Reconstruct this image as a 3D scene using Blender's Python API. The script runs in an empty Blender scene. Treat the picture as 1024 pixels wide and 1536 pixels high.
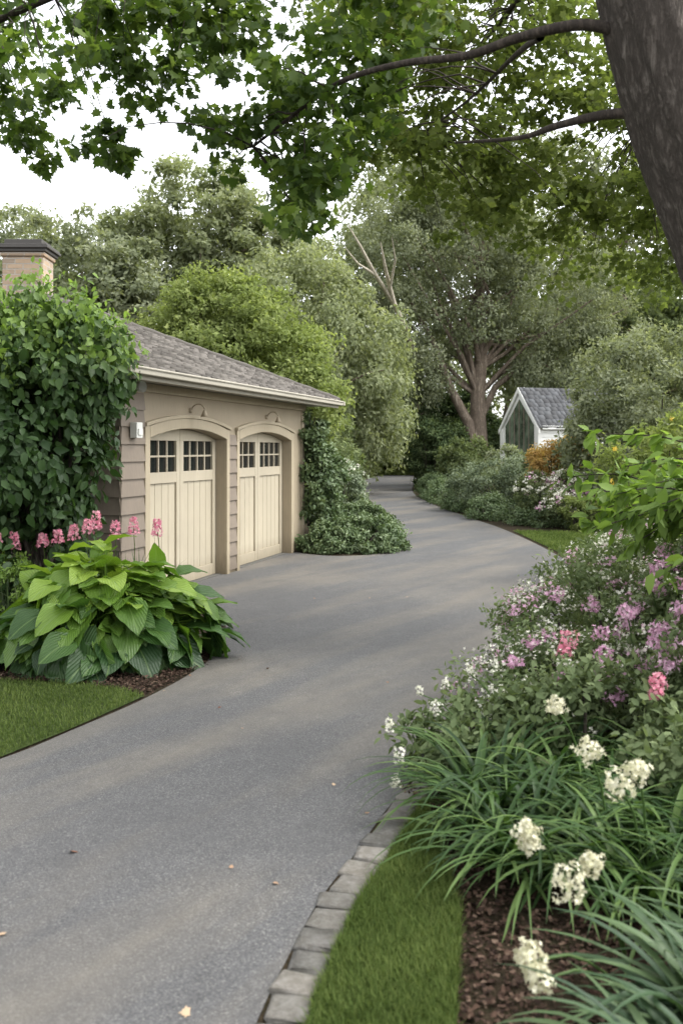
import bpy, math, numpy as np
from mathutils import Matrix, Vector
rng=np.random.default_rng(11)
scene=bpy.context.scene
R=math.radians
# ------------------------------------------------------------------ helpers
def nrm(a): return a/np.maximum(np.linalg.norm(a,axis=-1,keepdims=True),1e-9)
def empty(name,loc=(0,0,0),rz=0):
    e=bpy.data.objects.new(name,None); scene.collection.objects.link(e)
    e.location=loc; e.rotation_euler=(0,0,rz); e.empty_display_size=.3; return e
def attach(ob,parent,local=False):
    if parent is None: return
    ob.parent=parent
    if not local: ob.matrix_parent_inverse=Matrix.Translation(-Vector(parent.location))
def mk(name,V,F,mat,attr=None,parent=None,smooth=False,luv=None,local=False):
    V=np.asarray(V,dtype=np.float32); F=np.asarray(F,dtype=np.int32)
    me=bpy.data.meshes.new(name); me.vertices.add(len(V)); me.vertices.foreach_set('co',V.ravel())
    m,k=F.shape
    me.loops.add(m*k); me.loops.foreach_set('vertex_index',F.ravel())
    me.polygons.add(m); me.polygons.foreach_set('loop_start',np.arange(0,m*k,k,dtype=np.int32))
    me.update(calc_edges=True)
    if smooth: me.polygons.foreach_set('use_smooth',np.ones(m,dtype=bool))
    if attr is not None:
        a=me.attributes.new('var','FLOAT','POINT'); a.data.foreach_set('value',np.asarray(attr,dtype=np.float32))
    if luv is not None:
        a=me.attributes.new('luv','FLOAT_VECTOR','POINT'); a.data.foreach_set('vector',np.asarray(luv,dtype=np.float32).ravel())
    me.materials.append(mat)
    ob=bpy.data.objects.new(name,me); scene.collection.objects.link(ob); attach(ob,parent,local); return ob
class PM:
    def __init__(s): s.v=[];s.f=[]
    def add(s,v,f):
        o=len(s.v); s.v+= [tuple(p) for p in v]; s.f+=[[i+o for i in q] for q in f]
    def box(s,x0,x1,y0,y1,z0,z1):
        s.add([(x0,y0,z0),(x1,y0,z0),(x1,y1,z0),(x0,y1,z0),(x0,y0,z1),(x1,y0,z1),(x1,y1,z1),(x0,y1,z1)],
              [(0,3,2,1),(4,5,6,7),(0,1,5,4),(1,2,6,5),(2,3,7,6),(3,0,4,7)])
    def prism(s,pts,y0,y1):
        n=len(pts); v=[(x,y0,z) for x,z in pts]+[(x,y1,z) for x,z in pts]
        f=[list(range(n)),list(range(2*n-1,n-1,-1))]+[[i,i+n,(i+1)%n+n,(i+1)%n] for i in range(n)]
        s.add(v,f)
    def obj(s,name,mat,parent=None,local=True,bevel=0,smooth=False):
        me=bpy.data.meshes.new(name); me.from_pydata(s.v,[],s.f); me.update()
        import bmesh
        b=bmesh.new(); b.from_mesh(me); bmesh.ops.recalc_face_normals(b,faces=b.faces); b.to_mesh(me); b.free()
        if smooth: me.polygons.foreach_set('use_smooth',np.ones(len(me.polygons),dtype=bool))
        me.materials.append(mat)
        ob=bpy.data.objects.new(name,me); scene.collection.objects.link(ob); attach(ob,parent,local)
        if bevel:
            m=ob.modifiers.new('b','BEVEL'); m.width=bevel; m.segments=2; m.limit_method='ANGLE'
        return ob
# ------------------------------------------------------------------ materials
class NT:
    def __init__(s,name):
        s.m=bpy.data.materials.new(name); s.m.use_nodes=True; s.t=s.m.node_tree; s.t.nodes.clear()
        s.out=s.n('ShaderNodeOutputMaterial')
    def n(s,ty,**kw):
        x=s.t.nodes.new(ty)
        for k,v in kw.items(): setattr(x,k,v)
        return x
    def l(s,a,b): s.t.links.new(a,b)
    def ramp(s,fac,stops):
        r=s.n('ShaderNodeValToRGB'); e=r.color_ramp.elements
        while len(e)<len(stops): e.new(.5)
        for i,(p,c) in enumerate(stops):
            e[i].position=p; e[i].color=(*c,1) if len(c)==3 else c
        s.l(fac,r.inputs[0]); return r.outputs[0]
    def noise(s,vec,scale,detail=3,rough=.55):
        x=s.n('ShaderNodeTexNoise'); x.inputs['Scale'].default_value=scale; x.inputs['Detail'].default_value=detail
        x.inputs['Roughness'].default_value=rough
        if vec is not None: s.l(vec,x.inputs['Vector'])
        return x.outputs['Fac']
    def mapv(s,vec,scale=(1,1,1),rot=(0,0,0)):
        x=s.n('ShaderNodeMapping'); x.inputs['Scale'].default_value=scale; x.inputs['Rotation'].default_value=rot
        s.l(vec,x.inputs['Vector']); return x.outputs[0]
    def mix(s,a,b,fac,bt='MIX'):
        x=s.n('ShaderNodeMix',data_type='RGBA',blend_type=bt)
        for v,i in ((fac,0),(a,6),(b,7)):
            if isinstance(v,(int,float)): x.inputs[i].default_value=v
            elif isinstance(v,tuple): x.inputs[i].default_value=(*v,1)
            else: s.l(v,x.inputs[i])
        return x.outputs[2]
    def math(s,op,a,b=0.):
        x=s.n('ShaderNodeMath',operation=op)
        for v,i in ((a,0),(b,1)):
            if isinstance(v,(int,float)): x.inputs[i].default_value=v
            else: s.l(v,x.inputs[i])
        return x.outputs[0]
    def pbsdf(s,col,rough=.6,spec=.4,bump=None,bs=.3,bd=.01):
        p=s.n('ShaderNodeBsdfPrincipled')
        if isinstance(col,tuple): p.inputs['Base Color'].default_value=(*col,1)
        else: s.l(col,p.inputs['Base Color'])
        if isinstance(rough,(int,float)): p.inputs['Roughness'].default_value=rough
        else: s.l(rough,p.inputs['Roughness'])
        p.inputs['Specular IOR Level'].default_value=spec
        if bump is not None:
            b=s.n('ShaderNodeBump'); b.inputs['Strength'].default_value=bs; b.inputs['Distance'].default_value=bd
            s.l(bump,b.inputs['Height']); s.l(b.outputs[0],p.inputs['Normal'])
        return p.outputs[0]
    def done(s,sh): s.l(sh,s.out.inputs[0]); return s.m
    def obj(s): return s.n('ShaderNodeTexCoord').outputs['Object']
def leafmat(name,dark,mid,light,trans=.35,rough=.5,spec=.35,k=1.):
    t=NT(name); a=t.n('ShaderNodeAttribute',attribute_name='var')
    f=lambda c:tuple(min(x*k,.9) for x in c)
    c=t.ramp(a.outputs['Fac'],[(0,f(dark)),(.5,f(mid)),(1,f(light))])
    if spec>0: p=t.pbsdf(c,rough,spec)
    else:
        dd=t.n('ShaderNodeBsdfDiffuse'); t.l(c,dd.inputs[0]); p=dd.outputs[0]
    tr=t.n('ShaderNodeBsdfTranslucent'); c2=t.mix(c,(1.25,1.3,.65),1.0,'MULTIPLY'); t.l(c2,tr.inputs[0])
    m=t.n('ShaderNodeMixShader'); m.inputs[0].default_value=trans; t.l(p,m.inputs[1]); t.l(tr.outputs[0],m.inputs[2])
    return t.done(m.outputs[0])
def petalmat(name,a,b):
    t=NT(name); at=t.n('ShaderNodeAttribute',attribute_name='var')
    c=t.ramp(at.outputs['Fac'],[(0,a),(1,b)]); dd=t.n('ShaderNodeBsdfDiffuse'); t.l(c,dd.inputs[0])
    tr=t.n('ShaderNodeBsdfTranslucent'); t.l(c,tr.inputs[0])
    m=t.n('ShaderNodeMixShader'); m.inputs[0].default_value=.3; t.l(dd.outputs[0],m.inputs[1]); t.l(tr.outputs[0],m.inputs[2])
    return t.done(m.outputs[0])
def paint(name,col,var=.12,bs=.15,grain=(6,6,.6)):
    t=NT(name); o=t.obj(); n=t.noise(o,1.3,4); n2=t.noise(t.mapv(o,grain),9,4)
    f=t.math('ADD',t.math('MULTIPLY',n,.6),t.math('MULTIPLY',n2,.4))
    c=t.ramp(f,[(.3,tuple(x*(1-var*1.6) for x in col)),(.7,tuple(min(1,x*(1+var)) for x in col))])
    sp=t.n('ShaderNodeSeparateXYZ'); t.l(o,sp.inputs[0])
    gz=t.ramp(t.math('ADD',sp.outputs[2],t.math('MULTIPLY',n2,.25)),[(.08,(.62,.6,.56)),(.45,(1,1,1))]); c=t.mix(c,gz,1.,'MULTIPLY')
    return t.done(t.pbsdf(c,.6,.3,n2,bs,.004))
def barkmat(name,a,b,scale=6,st=1.0,dist=.03):
    t=NT(name); o=t.obj(); w=t.n('ShaderNodeTexNoise'); w.inputs['Scale'].default_value=2.5; t.l(o,w.inputs['Vector'])
    sc=t.n('ShaderNodeVectorMath',operation='SCALE'); sc.inputs['Scale'].default_value=.12; t.l(w.outputs['Color'],sc.inputs[0])
    ad=t.n('ShaderNodeVectorMath',operation='ADD'); t.l(o,ad.inputs[0]); t.l(sc.outputs[0],ad.inputs[1])
    v=t.mapv(ad.outputs[0],(1,1,.13)); n=t.noise(v,scale*2.2,7,.68); n2=t.noise(o,scale*.35,3); n3=t.noise(t.mapv(o,(1,1,.5)),scale*6,4,.7)
    h=t.math('ADD',t.math('MULTIPLY',t.math('ABSOLUTE',t.math('SUBTRACT',n,.5)),3.2),t.math('MULTIPLY',n3,.45))
    c=t.ramp(h,[(.15,tuple(x*.5 for x in a)),(.42,a),(.95,b)]); c=t.mix(c,tuple(x*.7 for x in a),t.math('MULTIPLY',n2,.4))
    return t.done(t.pbsdf(c,.85,.2,h,st,dist))

M={}
M['maple']=leafmat('maple_leaf',(.03,.058,.014),(.068,.115,.026),(.18,.245,.06),.5,spec=.25)  # lightest stop: fresh green with a sunlit look painted into it
M['maple2']=leafmat('maple_leaf_back',(.06,.085,.026),(.12,.155,.05),(.21,.25,.09),.5,spec=0)
M['vine']=leafmat('vine_leaf',(.018,.042,.012),(.042,.085,.022),(.11,.18,.042),.25,.5,.3)
M['bright']=leafmat('bright_leaf',(.10,.13,.045),(.19,.235,.085),(.32,.36,.15),.42,spec=0)
M['fresh']=leafmat('fresh_leaf',(.07,.13,.025),(.14,.22,.045),(.23,.34,.09),.45,spec=.25)
M['mid']=leafmat('mid_leaf',(.06,.082,.038),(.12,.15,.072),(.21,.245,.12),.35,spec=0)
M['pale']=leafmat('pale_haze_leaf',(.13,.155,.09),(.235,.265,.155),(.36,.385,.235),.4,spec=0)  # background leaves; distance haze is put into the lightened colour
M['gray']=leafmat('gray_leaf',(.11,.13,.082),(.20,.225,.145),(.32,.34,.225),.38,spec=0)
M['blue']=leafmat('bluegreen_leaf',(.07,.098,.062),(.15,.185,.12),(.27,.31,.22),.25,spec=0)
M['dark']=leafmat('dark_leaf',(.026,.042,.022),(.055,.08,.038),(.11,.14,.065),.25,spec=0)
M['orange']=leafmat('orange_leaf',(.25,.17,.06),(.40,.26,.10),(.5,.38,.17),.3,spec=0)
M['strap']=leafmat('strap_leaf',(.018,.043,.013),(.047,.095,.026),(.11,.175,.05),.3,.48,.3)
M['strapb']=leafmat('strap_leaf_blue',(.02,.045,.02),(.045,.083,.036),(.09,.14,.06),.22,.48,.3)
M['grass']=leafmat('grass_blade',(.042,.066,.018),(.082,.12,.034),(.16,.20,.065),.3,spec=0)
M['ivy']=leafmat('ivy_leaf',(.045,.075,.032),(.09,.135,.056),(.18,.23,.115),.2,.5,.3)
M['fshrub']=leafmat('border_leaf',(.065,.092,.04),(.125,.165,.08),(.23,.28,.145),.3,spec=0)
M['white']=petalmat('white_petal',(.62,.62,.48),(.85,.83,.74))
M['cream']=petalmat('cream_petal',(.52,.51,.33),(.78,.75,.6))
M['pink']=petalmat('pink_petal',(.68,.2,.3),(.82,.48,.53))
M['lilac']=petalmat('lilac_petal',(.55,.27,.42),(.78,.56,.66))
M['yellow']=petalmat('yellow_petal',(.7,.5,.05),(.85,.7,.2))
M['bark']=barkmat('tree_bark',(.11,.093,.078),(.34,.30,.26),9,1.,.035)
M['bark2']=barkmat('tan_bark',(.19,.15,.115),(.48,.41,.33),3,.5,.03)
M['barkd']=barkmat('dark_bark',(.055,.045,.037),(.15,.122,.098),9,.6,.01)
M['pale_wood']=barkmat('pale_wood',(.5,.45,.36),(.75,.69,.58),3,.3,.01)
M['siding']=paint('siding_paint',(.195,.16,.125))
M['wallp']=paint('wall_paint',(.31,.258,.182))
M['trim']=paint('trim_paint',(.36,.305,.215))
M['door']=paint('door_paint',(.40,.353,.265),.08)
M['gutter']=paint('gutter_paint',(.35,.325,.265),.08)
M['white_p']=paint('white_paint',(.66,.66,.62),.06)
M['darkp']=paint('dark_gap',(.03,.027,.022))
t=NT('window_glass'); M['glass']=t.done(t.pbsdf((.012,.014,.014),.05,.5))
t=NT('greenhouse_glass'); o=t.obj(); M['glass2']=t.done(t.pbsdf(t.ramp(t.noise(o,2.5,3),[(.35,(.02,.03,.022)),(.65,(.12,.15,.11))]),.1,.5))
t=NT('metal_cap'); M['metal']=t.done(t.pbsdf((.06,.055,.05),.5,.4))
def shinglemat(name,a,b):
    t=NT(name); at=t.n('ShaderNodeAttribute',attribute_name='var'); o=t.obj(); n=t.noise(o,60,2); n2=t.noise(o,1.2,3)
    c=t.ramp(at.outputs['Fac'],[(0,a),(1,b)]); c=t.mix(c,(.5,.48,.46),t.math('MULTIPLY',n,.45),'MULTIPLY')
    c=t.mix(c,(.10,.10,.08),t.math('MULTIPLY',n2,.3))
    return t.done(t.pbsdf(c,.9,.2,n,.4,.005))
M['shingle']=shinglemat('roof_shingle',(.06,.053,.048),(.18,.163,.148))
M['slate']=shinglemat('shed_slate',(.055,.056,.062),(.105,.11,.12))
# asphalt
t=NT('asphalt'); o=t.obj()
vo=t.n('ShaderNodeTexVoronoi'); vo.inputs['Scale'].default_value=185; t.l(o,vo.inputs['Vector'])
sx=t.n('ShaderNodeSeparateColor'); t.l(vo.outputs['Color'],sx.inputs[0])
agg=t.ramp(sx.outputs[0],[(0,(.05,.05,.05)),(.5,(.088,.088,.089)),(.88,(.128,.127,.125)),(1,(.22,.215,.2))])
big=t.noise(o,.5,5,.6); streak=t.noise(t.mapv(t.mapv(o,(1,1,1),(0,0,R(-58))),(.2,1.15,1)),1.0,5,.55); fine=t.noise(o,260,2); medn=t.noise(o,6,5,.7)
c=t.mix(agg,(.20,.175,.135),t.math('MULTIPLY',t.ramp(streak,[(.44,(0,0,0)),(.6,(1,1,1))]),.5))
c=t.mix(c,(.06,.06,.062),t.math('MULTIPLY',t.ramp(big,[(.38,(1,1,1)),(.6,(0,0,0))]),.4))
c=t.mix(c,t.ramp(medn,[(.3,(.82,.82,.82)),(.7,(1.0,1.0,1.0))]),1.,'MULTIPLY')
hb=t.math('ADD',sx.outputs[1],fine)
M['asphalt']=t.done(t.pbsdf(c,.74,.4,hb,.7,.005))
# ground mulch
t=NT('soil_mulch'); o=t.obj(); n=t.noise(t.mapv(o,(1,.5,1),(0,0,.6)),45,4,.7); n2=t.noise(o,3,3)
c=t.ramp(n,[(.3,(.012,.008,.006)),(.55,(.04,.025,.018)),(.75,(.08,.055,.04))]); c=t.mix(c,(.03,.045,.015),t.math('MULTIPLY',n2,.4))
M['soil']=t.done(t.pbsdf(c,.95,.1,n,1.,.03))
t=NT('lawn_base'); o=t.obj(); n=t.noise(o,40,4,.7)
c=t.ramp(n,[(.3,(.022,.035,.01)),(.7,(.07,.095,.028))]); M['lawnb']=t.done(t.pbsdf(c,.9,.1,n,.8,.02))
t=NT('mulch_chip'); at=t.n('ShaderNodeAttribute',attribute_name='var')
c=t.ramp(at.outputs['Fac'],[(0,(.018,.011,.008)),(.7,(.06,.036,.025)),(1,(.13,.09,.065))]); M['chip']=t.done(t.pbsdf(c,.9,.15))
t=NT('edging_stone'); at=t.n('ShaderNodeAttribute',attribute_name='var'); o=t.obj(); n=t.noise(o,28,5,.7); n2=t.noise(o,7,3)
c=t.ramp(at.outputs['Fac'],[(0,(.13,.125,.122)),(.5,(.2,.187,.17)),(1,(.28,.265,.245))]); c=t.mix(c,(.5,.47,.44),t.ramp(n,[(.4,(.8,.8,.8)),(.7,(0,0,0))]),'MULTIPLY')
c=t.mix(c,(.07,.08,.04),t.math('MULTIPLY',n2,.25)); M['stone']=t.done(t.pbsdf(c,.85,.3,n,.9,.012))
# chimney stone
t=NT('chimney_stone'); o=t.obj(); b=t.n('ShaderNodeTexBrick'); b.inputs['Scale'].default_value=1; b.inputs['Brick Width'].default_value=.26; b.inputs['Row Height'].default_value=.085
b.inputs['Mortar Size'].default_value=.009; b.inputs['Color1'].default_value=(.52,.39,.27,1); b.inputs['Color2'].default_value=(.32,.27,.22,1); b.inputs['Mortar'].default_value=(.45,.42,.37,1)
sp=t.n('ShaderNodeSeparateXYZ'); t.l(o,sp.inputs[0]); cb=t.n('ShaderNodeCombineXYZ'); t.l(t.math('ADD',sp.outputs[0],sp.outputs[1]),cb.inputs[0]); t.l(sp.outputs[2],cb.inputs[1]); t.l(cb.outputs[0],b.inputs['Vector'])
n=t.noise(o,9,4); c=t.mix(b.outputs['Color'],(.75,.7,.65),n,'MULTIPLY'); M['chim']=t.done(t.pbsdf(c,.9,.2,t.math('SUBTRACT',n,b.outputs['Fac']),.8,.02))
# hosta
t=NT('hosta_leaf'); at=t.n('ShaderNodeAttribute',attribute_name='var'); lu=t.n('ShaderNodeAttribute',attribute_name='luv')
sp=t.n('ShaderNodeSeparateXYZ'); t.l(lu.outputs['Vector'],sp.inputs[0]); au=t.math('ABSOLUTE',sp.outputs[0])
ph=t.math('ADD',t.math('MULTIPLY',au,44.),t.math('MULTIPLY',sp.outputs[1],-14.))
vein=t.math('SINE',ph); mid=t.math('MINIMUM',t.math('MULTIPLY',au,18.),1.)
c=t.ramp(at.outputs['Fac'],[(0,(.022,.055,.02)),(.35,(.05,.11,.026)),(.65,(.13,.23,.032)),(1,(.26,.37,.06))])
c=t.mix(c,(.75,.8,.7),t.ramp(vein,[(0,(.5,.5,.5)),(.6,(0,0,0))]),'MULTIPLY')
c=t.mix(t.mix(c,(.2,.3,.1),.5),c,mid)
p=t.pbsdf(c,.4,.4,t.math('ADD',t.math('MULTIPLY',vein,.5),mid),.5,.006)
tr=t.n('ShaderNodeBsdfTranslucent'); t.l(t.mix(c,(1.2,1.3,.55),1.,'MULTIPLY'),tr.inputs[0])
m=t.n('ShaderNodeMixShader'); m.inputs[0].default_value=.33; t.l(p,m.inputs[1]); t.l(tr.outputs[0],m.inputs[2]); M['hosta']=t.done(m.outputs[0])

# ------------------------------------------------------------------ leaf templates
def fan(pts,ctr=(0,.4,0)):
    V=np.array([ctr]+list(pts),dtype=float); n=len(pts)
    return V,np.array([(0,i+1,(i+1)%n+1) for i in range(n)])
T4=(np.array([(0,0,0),(.26,.45,.07),(0,1,-.08),(-.26,.45,.07)],float),np.array([(0,1,2),(0,2,3)]))
T6=(np.array([(0,0,0),(.25,.25,.06),(.24,.6,.03),(0,1,-.12),(-.24,.6,.03),(-.25,.25,.06),(0,.45,-.02)],float),
    np.array([(0,1,6),(1,2,6),(2,3,6),(3,4,6),(4,5,6),(5,0,6)]))
mp=[(-.0,0),( .18,.02),(.42,-.05),(.36,.2),(.62,.42),(.34,.48),(.3,.72),(.14,.68),(0,1.05),(-.16,.66),(-.3,.74),(-.35,.46),(-.6,.44),(-.38,.2),(-.44,-.04),(-.17,.03)]
TM=fan([(x,y,.10*abs(x)-.12*y*y) for x,y in mp],(0,.35,0))
TF=fan([( (1 if i%2==0 else .45)*math.cos(i*math.pi/5)*.5,(1 if i%2==0 else .45)*math.sin(i*math.pi/5)*.5,.1 if i%2==0 else 0) for i in range(10)],(0,0,0))
def inst(T,pos,tan,nor,scale,var):
    tv,tf=T; y=nrm(tan); z=nrm(nor-(nor*y).sum(-1,keepdims=True)*y); x=np.cross(y,z)
    s=np.asarray(scale).reshape(-1,1,1)
    P=pos[:,None,:]+s*(tv[None,:,0:1]*x[:,None]+tv[None,:,1:2]*y[:,None]+tv[None,:,2:3]*z[:,None])
    n=len(pos); F=(tf[None]+ (np.arange(n)*len(tv))[:,None,None]).reshape(-1,tf.shape[1])
    return P.reshape(-1,3),F,np.repeat(var,len(tv))
def sample(blobs,n,inner=.6,up=False):
    B=np.array(blobs,float); w=B[:,3]*B[:,4]+B[:,4]*B[:,5]+B[:,3]*B[:,5]; idx=rng.choice(len(B),n,p=w/w.sum())
    d=nrm(rng.normal(size=(n,3)))
    if up: d[:,2]=np.abs(d[:,2])
    r=inner+(1.06-inner)*np.sqrt(rng.random((n,1)))
    return B[idx,:3]+d*r*B[idx,3:6],d
def leaves(cl,out,crad,per,size,T=T4,flat=.7,droop=.2,face=.6,zmin=None):
    n=len(cl); cv=rng.random(n); N=n*per; i=np.repeat(np.arange(n),per)
    off=nrm(rng.normal(size=(N,3)))*(rng.random((N,1))**.5)*crad*(.6+.8*np.repeat(rng.random(n),per)[:,None]); off[:,2]*=flat
    pos=cl[i]+off
    nor=nrm(nrm(off)*.4+out[i]*face+np.array([0,0,.55])+rng.normal(size=(N,3))*.45)
    tan=rng.normal(size=(N,3))+np.array([0,0,-droop])+out[i]*.3
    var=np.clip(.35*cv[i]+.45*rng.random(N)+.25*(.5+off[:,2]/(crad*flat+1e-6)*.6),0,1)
    if zmin is not None:
        k=pos[:,2]>zmin; pos,nor,tan,var=pos[k],nor[k],tan[k],var[k]
    return inst(T,pos,tan,nor,size*(.65+.7*rng.random(len(pos))),var)
def tube(pts,rad,seg=8,rough=0):
    P=np.array(pts,float); n=len(P); tg=nrm(np.gradient(P,axis=0)); ref=np.array([.3,1,.1]) if abs(tg[0,1])<.8 else np.array([1.,0,.1])
    a=nrm(np.cross(tg,ref)); b=np.cross(tg,a); th=np.linspace(0,2*math.pi,seg,endpoint=False)
    rr=np.array(rad,float)[:,None]*np.ones((n,seg))
    if rough:
        zz=np.linspace(0,8,n)[:,None]
        rr=rr*(1+rough*(np.sin(th*4+1+zz*.3)[:, :]*.8+np.sin(th[None]*11+np.sin(zz*1.7)*1.5)*.35+np.sin(th[None]*19+np.sin(zz*2.3+th[None]*2)*2)*.28+rng.normal(size=(n,seg))*.12))
    V=P[:,None]+rr[:,:,None]*(np.cos(th)[None,:,None]*a[:,None]+np.sin(th)[None,:,None]*b[:,None])
    V=V.reshape(-1,3)
    i=np.arange(n-1)[:,None]*seg; j=np.arange(seg)[None]; k=(np.arange(seg)+1)%seg
    F=np.stack([(i+j),(i+k[None]),(i+seg+k[None]),(i+seg+j)],-1).reshape(-1,4)
    return V,F
def cat(parts):
    V=[];F=[];o=0;A=[]
    for p in parts:
        V.append(p[0]);F.append(p[1]+o);o+=len(p[0])
        if len(p)>2:A.append(p[2])
    return (np.concatenate(V),np.concatenate(F))+((np.concatenate(A),) if A else ())
def path(a,b,n=6,wob=.1,sag=0.):
    a=np.array(a,float);b=np.array(b,float);s=np.linspace(0,1,n)[:,None]; L=np.linalg.norm(b-a)
    p=a+(b-a)*s; w=np.cumsum(rng.normal(size=(n,3)),0)*wob*L/n; w-=s*w[-1]; w[0]=0
    p+=w; p[:,2]+=np.sin(s[:,0]*math.pi)*sag*L; return p
def hgt(x,y):
    sm=lambda v:np.clip(v,0,1)**2*(3-2*np.clip(v,0,1))
    return 1.3*sm((x-4.5)/4)*sm((y-20)/12)+2.0*sm((y-64)/14)+1.0*sm((-x-6)/14)*sm((y-20)/20)
def tree(name,base,top,tr,blobs,ncl,per,size,mat,bark,crad,nb=14,inner=.45,T=T4,droop=.2,extra=None,flat=.7):
    base=np.array(base,float); e=empty(name,tuple(base)); parts=[]
    top=np.array(top,float); tp=path(base-np.array([0,0,.3]),top,10,.12); parts.append(tube(tp,np.linspace(tr*1.25,tr*.35,10),10))
    cl,out=sample(blobs,ncl,inner)
    for q in rng.choice(ncl,min(nb,ncl),replace=False):
        k=rng.integers(3,9); L=path(tp[k],cl[q],6,.16,.06); parts.append(tube(L,np.linspace(tr*.34,tr*.05,6),6))
    for ex in (extra or []): parts.append(tube(ex[0],ex[1],8))
    V,F=cat(parts); mk('trunk',V,F,bark,parent=e,smooth=True)
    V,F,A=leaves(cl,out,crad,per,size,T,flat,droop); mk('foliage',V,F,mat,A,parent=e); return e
def shrub(name,blobs,ncl,per,size,mat,crad,T=T4,fl=None,inner=.6,droop=.1,flat=.8,face=.7,zmin=.02,stems=True):
    B=np.array(blobs,float); e=empty(name,(B[0,0],B[0,1],0))
    cl,out=sample(blobs,ncl,inner); cl[:,2]=np.maximum(cl[:,2],zmin+.03)
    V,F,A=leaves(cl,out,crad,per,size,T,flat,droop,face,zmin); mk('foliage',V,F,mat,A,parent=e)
    if stems:
        ps=[]
        for b in B:
            for _ in range(5):
                d=nrm(rng.normal(size=3)); d[2]=abs(d[2]); ps.append(tube(path((b[0]+d[0]*.1,b[1]+d[1]*.1,max(0,b[2]-b[5])),b[:3]+d*b[3:]*.8,5,.1),np.linspace(.02,.006,5)*max(1,b[3]),5))
        V,F=cat(ps); mk('stems',V,F,M['barkd'],parent=e)
    for j,(fm,ncf,perf,fs,fr) in enumerate(fl or []):
        cl,out=sample(blobs,ncf,1.02,True)
        V,F,A=leaves(cl,out,fr,perf,fs,TF,.8,0,1.,zmin); mk('blossoms_%d'%j,V,F,fm,A,parent=e)
    return e
def blades(base,az,L,e0,e1,W,S=3,fold=0.,var=None,pw=.8):
    N=len(base); s=np.linspace(0,1,S+1); el=e0[:,None]+(e1-e0)[:,None]*s**1.2; em=(el[:,1:]+el[:,:-1])/2; ds=(L/S)[:,None]
    h=np.concatenate([np.zeros((N,1)),np.cumsum(np.cos(em)*ds,1)],1); z=np.concatenate([np.zeros((N,1)),np.cumsum(np.sin(em)*ds,1)],1)
    d=np.stack([np.cos(az),np.sin(az),0*az],-1); sd=np.stack([-np.sin(az),np.cos(az),0*az],-1)
    C=base[:,None]+h[:,:,None]*d[:,None]; C[:,:,2]+=z
    w=W[:,None]*(np.minimum(1,.55+s*2.)*(1-s**2.5)**pw)[None]+W[:,None]*.03
    if fold:
        A=C+sd[:,None]*w[:,:,None]; B=C-sd[:,None]*w[:,:,None]; Mi=C.copy(); Mi[:,:,2]-=w*fold
        V=np.stack([A,Mi,B],2); c=3
    else:
        V=np.stack([C+sd[:,None]*w[:,:,None],C-sd[:,None]*w[:,:,None]],2); c=2
    V=V.reshape(-1,3); st=(S+1)*c; f=[]
    for k in range(S):
        for q in range(c-1): f.append((k*c+q,k*c+q+1,(k+1)*c+q+1,(k+1)*c+q))
    F=(np.array(f)[None]+(np.arange(N)*st)[:,None,None]).reshape(-1,4)
    if var is None: var=rng.random(N)
    vv=np.clip(var[:,None]+(s[None]-.5)*.3,0,1); A=np.repeat(vv.reshape(-1),c)
    return V,F,A
def heads(name,lst,stemmat,petal,fs,n=110,loc=None,squash=1.1):
    e=empty(name,loc); ps=[];fp=[];fn=[]
    for a,b,z,r,bx_ in lst:
        p=path((bx_[0],bx_[1],0),(a,b,z-.02),7,.04,.18); ps.append(tube(p,np.linspace(.006,.0035,7),6))
        d=nrm(rng.normal(size=(n,3))); el=np.array([1,1,squash])*r
        fp.append(np.array([a,b,z])+d*el*(.7+.4*rng.random((n,1)))*(1+.2*np.sin(d[:,:1]*6+a*40)+.2*np.sin(d[:,2:]*5+b*30))); fn.append(d)
    fp=np.concatenate(fp);fn=np.concatenate(fn); V,F=cat(ps); mk('stems',V,F,stemmat,np.full(len(V),.7),e)
    V,F,A=inst(TF,fp,rng.normal(size=fp.shape),fn+rng.normal(size=fn.shape)*.3,fs*(.75+.5*rng.random(len(fp))),rng.random(len(fp))); mk('blooms',V,F,petal,A,e)
def pip(P,x,y):
    P=np.array(P); r=np.zeros(len(x),bool); j=len(P)-1
    for i in range(len(P)):
        xi,yi=P[i];xj,yj=P[j]
        c=((yi>y)!=(yj>y))&(x<(xj-xi)*(y-yi)/(yj-yi+1e-12)+xi); r^=c; j=i
    return r
def inpoly(P,n):
    P=np.array(P); lo=P.min(0);hi=P.max(0); q=rng.random((n*4,2))*(hi-lo)+lo; k=pip(P,q[:,0],q[:,1]); return q[k][:n]
def spline(P,k=8):
    P=np.array(P,float); n=len(P); out=[]
    for i in range(n-1):
        p0=P[max(i-1,0)];p1=P[i];p2=P[i+1];p3=P[min(i+2,n-1)]
        for j in range(k):
            t=j/k; out.append(.5*((2*p1)+(-p0+p2)*t+(2*p0-5*p1+4*p2-p3)*t*t+(-p0+3*p1-3*p2+p3)*t**3))
    out.append(P[-1]); return np.array(out)
def sheet(name,poly,z,mat):
    p=PM(); n=len(poly); p.add([(x,y,z) for x,y in poly],[list(range(n))])
    return p.obj(name,mat,None,False)
# ------------------------------------------------------------------ ground
def axis(a,b,c,d,f1,f2):
    return np.unique(np.concatenate([np.linspace(a,b,f2),np.linspace(b,c,f1),np.linspace(c,d,f2)]))
gx=axis(-900,-30,40,900,90,10); gy=axis(-300,-10,100,1500,130,10)
X,Y=np.meshgrid(gx,gy); Z=hgt(X,Y); nx=len(gx); ny=len(gy)
i=np.arange(ny-1)[:,None]*nx+np.arange(nx-1)[None]; F=np.stack([i,i+1,i+nx+1,i+nx],-1).reshape(-1,4)
mk('ground',np.stack([X,Y,Z],-1).reshape(-1,3),F,M['soil'],smooth=True)
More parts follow.
